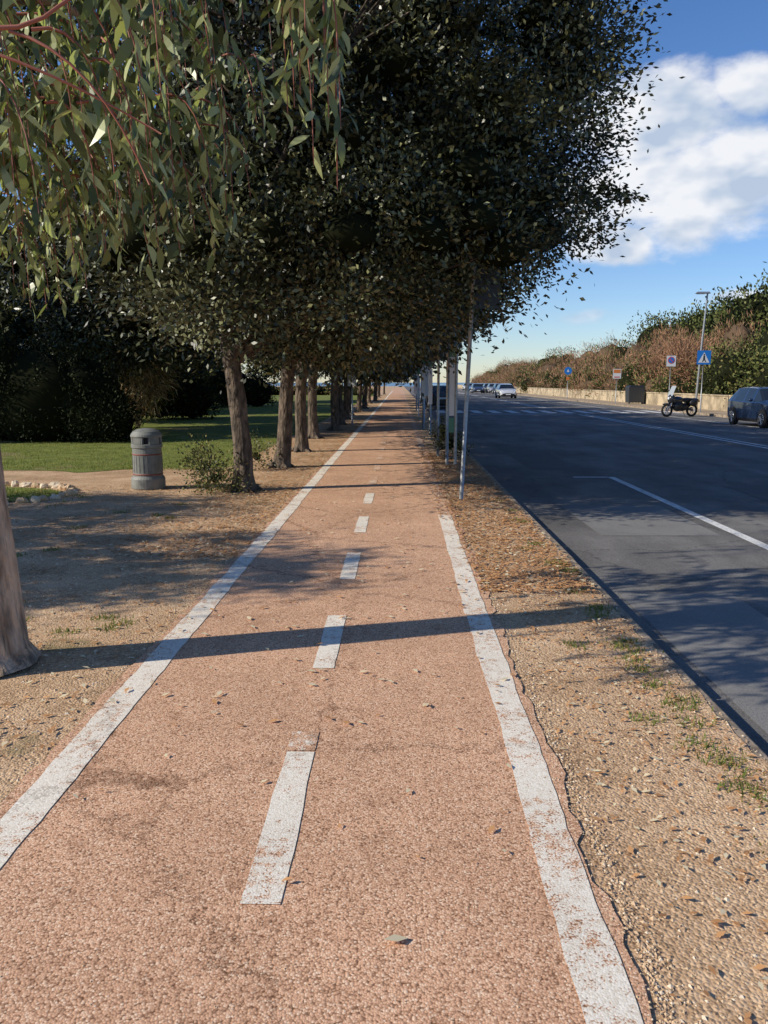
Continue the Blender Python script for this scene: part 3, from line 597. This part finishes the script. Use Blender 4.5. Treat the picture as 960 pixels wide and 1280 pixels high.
# ------------------------------------------------------------ vehicles
def car(name,x,y,rz,paint,z=-.096,s=1.):
    pk=name+str(y); M[pk]=carpaint('car_paint',paint)
    e=empty(name,(x,y,z),rz); e.scale=(s,s,s)
    S=[(0,.66,.38,.74,.76,.60),(.04,.80,.26,.90,.93,.70),(.12,.85,.2,.97,1.02,.70),(.42,.875,.18,.97,1.36,.60),(.6,.88,.18,.965,1.44,.60),(.72,.885,.18,.96,1.455,.60),(1.55,.89,.18,.94,1.48,.61),(1.66,.89,.18,.94,1.48,.61),(2.25,.89,.18,.93,1.45,.60),(2.4,.89,.18,.925,1.42,.60),(3.02,.88,.18,.93,1.0,.74),(3.12,.88,.18,.92,.97,.74),(3.6,.87,.18,.86,.91,.68),(3.95,.82,.2,.76,.80,.62),(4.12,.75,.24,.62,.68,.52),(4.2,.62,.3,.5,.54,.42)]
    mb=MB([pk,'glass','black']); V=[];F=[];mi=[]
    for (yy_,w,zl,zb,zt,wt) in S:
        h=[(0,zl),(w*.9,zl),(w*.985,zl+.12),(w,(zl+zb)/2+.08),(w*.985,zb-.04),(w*.955,zb),(wt+.03,zt-.035),(wt-.08,zt),(0,zt+.015)]
        ring=[(a,b_) for a,b_ in h]+[(-a,b_) for a,b_ in h[-2:0:-1]]
        V+=[(a,yy_,b_) for a,b_ in ring]
    n=16
    for i in range(len(S)-1):
        for k in range(n):
            F.append((i*n+k,(i+1)*n+k,(i+1)*n+(k+1)%n,i*n+(k+1)%n))
            seg=k if k<8 else 15-k
            m=0; y0=S[i][0]
            if seg==5 and y0 in(.42,.72,1.66,2.4): m=1
            if seg in(6,7) and y0 in(2.4,.12): m=1
            if seg in (0,1): m=2
            mi.append(m)
    F.append(tuple(range(n-1,-1,-1))); mi.append(0); F.append(tuple((len(S)-1)*n+k for k in range(n))); mi.append(2)
    mb.v+=V; mb.f+=F; mb.m+=mi
    mb.obj('body',e,smooth=False)
    w=MB(['tyre','rim','black'])
    for yy_ in (.75,3.38):
        for sx in(-1,1):
            X=.895*sx
            w.lathe([(.36,-.004),(.36,.004)],24,2,c=(X,yy_,.34),axis='x')  # black disc proud of the body paints the shaded wheel well
            w.lathe([(.27,-.09),(.31,-.08),(.31,.08),(.27,.09)],24,0,c=(.83*sx,yy_,.31),axis='x')
            w.lathe([(.2,-.01),(.2,.01)],20,2,c=(.925*sx,yy_,.31),axis='x')
            for q in range(5):
                a=q*2*math.pi/5; w.tube([(.94*sx,yy_,.31),(.94*sx,yy_+.19*math.cos(a),.31+.19*math.sin(a))],[.03,.022],6,1)
            for q in range(20):
                a=q*2*math.pi/20;b2=(q+1)*2*math.pi/20; w.tube([(.935*sx,yy_+.205*math.cos(a),.31+.205*math.sin(a)),(.935*sx,yy_+.205*math.cos(b2),.31+.205*math.sin(b2))],[.014,.014],5,1)
    w.obj('wheels',e)
    d=MB(['lamp','tail','black','white','chrome',pk])
    for sx in(-1,1):
        d.ball((.62*sx,3.98,.64),(.17,.13,.08),0,10,6); d.ball((.72*sx,.07,.82),(.11,.06,.13),1,10,6)
        d.ball((.99*sx,2.55,1.0),(.09,.06,.065),5,10,6); d.box((.9*sx,2.0,.80),(.012,.16,.02),4); d.box((.9*sx,1.1,.80),(.012,.16,.02),4)
    d.box((0,4.19,.40),(.9,.05,.16),2); d.box((0,4.225,.42),(.5,.012,.11),3); d.box((0,-.005,.66),(.5,.02,.11),3); d.box((0,.02,.36),(1.3,.06,.14),2)
    d.obj('details',e,bevel=.004); return e
car('parked_car',14.1,33.0,math.pi,(.015,.03,.07))
car('white_car',11.2,88,math.pi,(.7,.7,.7))
car('parked_car',2.75,51,0,(.012,.012,.014)); car('parked_car',2.75,60,0,(.25,.25,.26)); car('parked_car',2.8,70,0,(.3,.03,.03))
cols=[(.6,.6,.6),(.03,.05,.1),(.3,.32,.35),(.05,.05,.05),(.55,.55,.55),(.2,.05,.04),(.1,.2,.4)]
for i,yv in enumerate([112,119,127,134,143,152,163,176]): car('parked_car',14.4,yv,math.pi,cols[i%7])
car('moving_car',12.0,128,math.pi,(.05,.07,.12))
def motorbike(x,y,rz,col):
    e=empty('parked_motorcycle',(x,y,-.096),rz); pk='mb'+str(x); M[pk]=carpaint('motorcycle_paint',col)
    w=MB(['tyre','rim','black','chrome','shield',pk,'lamp','tail'])
    for yy_ in(0,1.42):
        pts=[]
        for k in range(21):
            a=2*math.pi*k/20; pts.append((0,yy_+.27*math.cos(a),.31+.27*math.sin(a)))
        w.tube(pts,[.055]*21,8,0,cap=False); w.lathe([(.05,-.06),(.05,.06)],10,1,c=(0,yy_,.31),axis='x')
        for q in range(6):
            a=q*math.pi/3; w.tube([(0,yy_,.31),(0,yy_+.25*math.cos(a),.31+.25*math.sin(a))],[.014,.012],5,1)
    for sx in(-1,1):
        w.tube([(.09*sx,1.42,.31),(.09*sx,1.2,.72),(.08*sx,1.12,.98)],[.024,.026,.026],8,3)
        w.tube([(.08*sx,1.12,1.0),(.22*sx,1.08,1.06),(.38*sx,.98,1.04)],[.016,.016,.02],8,2)
        w.tube([(.3*sx,1.05,1.05),(.36*sx,1.1,1.22)],[.006,.006],5,2); w.ball((.37*sx,1.1,1.25),(.07,.02,.045),2,8,5)
        w.tube([(.08*sx,0,.31),(.09*sx,.5,.42)],[.025,.03],8,2)
        w.ball((.2*sx,.08,.66),(.10,.24,.17),2,10,7)
    w.ball((0,.82,.52),(.2,.32,.27),2,12,7); w.ball((0,.58,.46),(.2,.26,.2),2,12,7)
    w.ball((0,.86,.80),(.19,.33,.18),5,14,8); w.ball((0,.32,.80),(.17,.42,.11),2,14,8); w.ball((0,-.10,.78),(.14,.28,.12),5,12,7)
    w.ball((0,1.42,.60),(.07,.28,.06),5,12,6); w.ball((0,1.20,.85),(.2,.18,.24),5,12,8); w.ball((0,1.36,.88),(.07,.04,.07),6,10,6)
    w.add([(-.2,1.3,1.0),(.2,1.3,1.0),(.17,1.08,1.48),(-.17,1.08,1.48)],[(0,1,2,3)],4)
    w.ball((0,-.38,.74),(.08,.03,.04),7,8,5)
    w.tube([(.15,.8,.32),(.17,.3,.32),(.18,-.15,.42)],[.03,.035,.05],9,3); w.tube([(-.1,.6,.3),(-.25,.55,-.0)],[.012,.012],6,2)
    w.obj('motorcycle_body',e,smooth=True)
motorbike(14.3,39.8,math.radians(108),(.03,.03,.035))
# ------------------------------------------------------------ camera, light, sky
cam=bpy.data.cameras.new('camera'); co=bpy.data.objects.new('camera',cam); COL.objects.link(co); SC.camera=co
cam.sensor_fit='VERTICAL'; cam.sensor_height=36; cam.lens=36*1000/1280; cam.clip_start=.05; cam.clip_end=9000
co.location=(0,0,H); co.rotation_euler=(math.radians(90-9.2),0,math.radians(1.13))
EL=math.radians(30); sdir=Vector((-.963*math.cos(EL),-.27*math.cos(EL),math.sin(EL))).normalized()
sun=bpy.data.lights.new('sun','SUN'); sun.energy=5.0; sun.angle=math.radians(.5); sun.color=(1,.93,.80)
so=bpy.data.objects.new('sun',sun); COL.objects.link(so); so.rotation_euler=sdir.to_track_quat('Z','Y').to_euler(); so.location=(-20,-6,20)
w=bpy.data.worlds.new('World'); SC.world=w; w.use_nodes=True; nt=w.node_tree; L=nt.links
bg=nt.nodes['Background']; sky=nt.nodes.new('ShaderNodeTexSky'); sky.sky_type='NISHITA'; sky.sun_disc=False; sky.sun_elevation=EL; sky.sun_rotation=math.atan2(sdir.x,sdir.y)
sky.ozone_density=2.5; sky.air_density=1.0; sky.dust_density=.1
SS=.12
hs=N(nt,'ShaderNodeHueSaturation',Saturation=1.15); L.new(sky.outputs[0],hs.inputs['Color'])
skc=mixc(nt,1.,hs.outputs[0],(.87,.94,1.16),'MULTIPLY')
tc=nt.nodes.new('ShaderNodeTexCoord')
Rm=co.rotation_euler.to_matrix()
def pdir(u,v): return (Rm@Vector(((u-480)/1000,-(v-640)/1000,-1))).normalized()
nz=N(nt,'ShaderNodeTexNoise',Scale=9.,Detail=7.,Roughness=.6); mp=N(nt,'ShaderNodeMapping'); mp.inputs['Scale'].default_value=(1,1,1.8); L.new(tc.outputs['Generated'],mp.inputs[0]); L.new(mp.outputs[0],nz.inputs['Vector'])
tot=None
for (u,v,rx,rz_,st) in [(820,155,.11,.06,1.15),(880,225,.16,.065,1.15),(790,240,.12,.06,1.1),(945,105,.06,.038,1.05),(765,302,.06,.03,1.15),(860,280,.16,.035,.8),(735,395,.05,.015,.65),(1120,190,.2,.08,1),(-500,150,.3,.1,1),(940,370,.08,.012,.7)]:
    d=pdir(u,v)
    s1=N(nt,'ShaderNodeVectorMath',operation='SUBTRACT'); L.new(tc.outputs['Generated'],s1.inputs[0]); s1.inputs[1].default_value=d
    s2=N(nt,'ShaderNodeVectorMath',operation='MULTIPLY'); L.new(s1.outputs[0],s2.inputs[0]); s2.inputs[1].default_value=(1/rx,1/rx,1/rz_)
    s3=N(nt,'ShaderNodeVectorMath',operation='LENGTH'); L.new(s2.outputs[0],s3.inputs[0])
    mr=N(nt,'ShaderNodeMapRange',interpolation_type='SMOOTHSTEP'); L.new(s3.outputs['Value'],mr.inputs[0]); mr.inputs[1].default_value=0; mr.inputs[2].default_value=1.5; mr.inputs[3].default_value=st; mr.inputs[4].default_value=0
    if tot is None: tot=mr.outputs[0]
    else:
        a=N(nt,'ShaderNodeMath',operation='MAXIMUM'); L.new(tot,a.inputs[0]); L.new(mr.outputs[0],a.inputs[1]); tot=a.outputs[0]
a=N(nt,'ShaderNodeMath',operation='MULTIPLY_ADD'); L.new(nz.outputs['Fac'],a.inputs[0]); a.inputs[1].default_value=1.5; L.new(tot,a.inputs[2])
cm=N(nt,'ShaderNodeMapRange',interpolation_type='SMOOTHSTEP'); L.new(a.outputs[0],cm.inputs[0]); cm.inputs[1].default_value=1.05; cm.inputs[2].default_value=1.55; cm.inputs[3].default_value=0; cm.inputs[4].default_value=.95
nz2=N(nt,'ShaderNodeTexNoise',Scale=14.,Detail=3.); L.new(mp.outputs[0],nz2.inputs['Vector'])
cc=ramp(nt,nz2.outputs['Fac'],[(.36,(.50,.60,.75)),(.56,(.92,.93,.96))])
ccs=N(nt,'ShaderNodeVectorMath',operation='SCALE'); L.new(cc.outputs[0],ccs.inputs[0]); ccs.inputs['Scale'].default_value=1/SS
c=mixc(nt,cm.outputs[0],skc,ccs.outputs[0])
L.new(c,bg.inputs['Color']); bg.inputs['Strength'].default_value=SS
SC.view_settings.view_transform='Standard'; SC.view_settings.look='None'; SC.view_settings.exposure=0
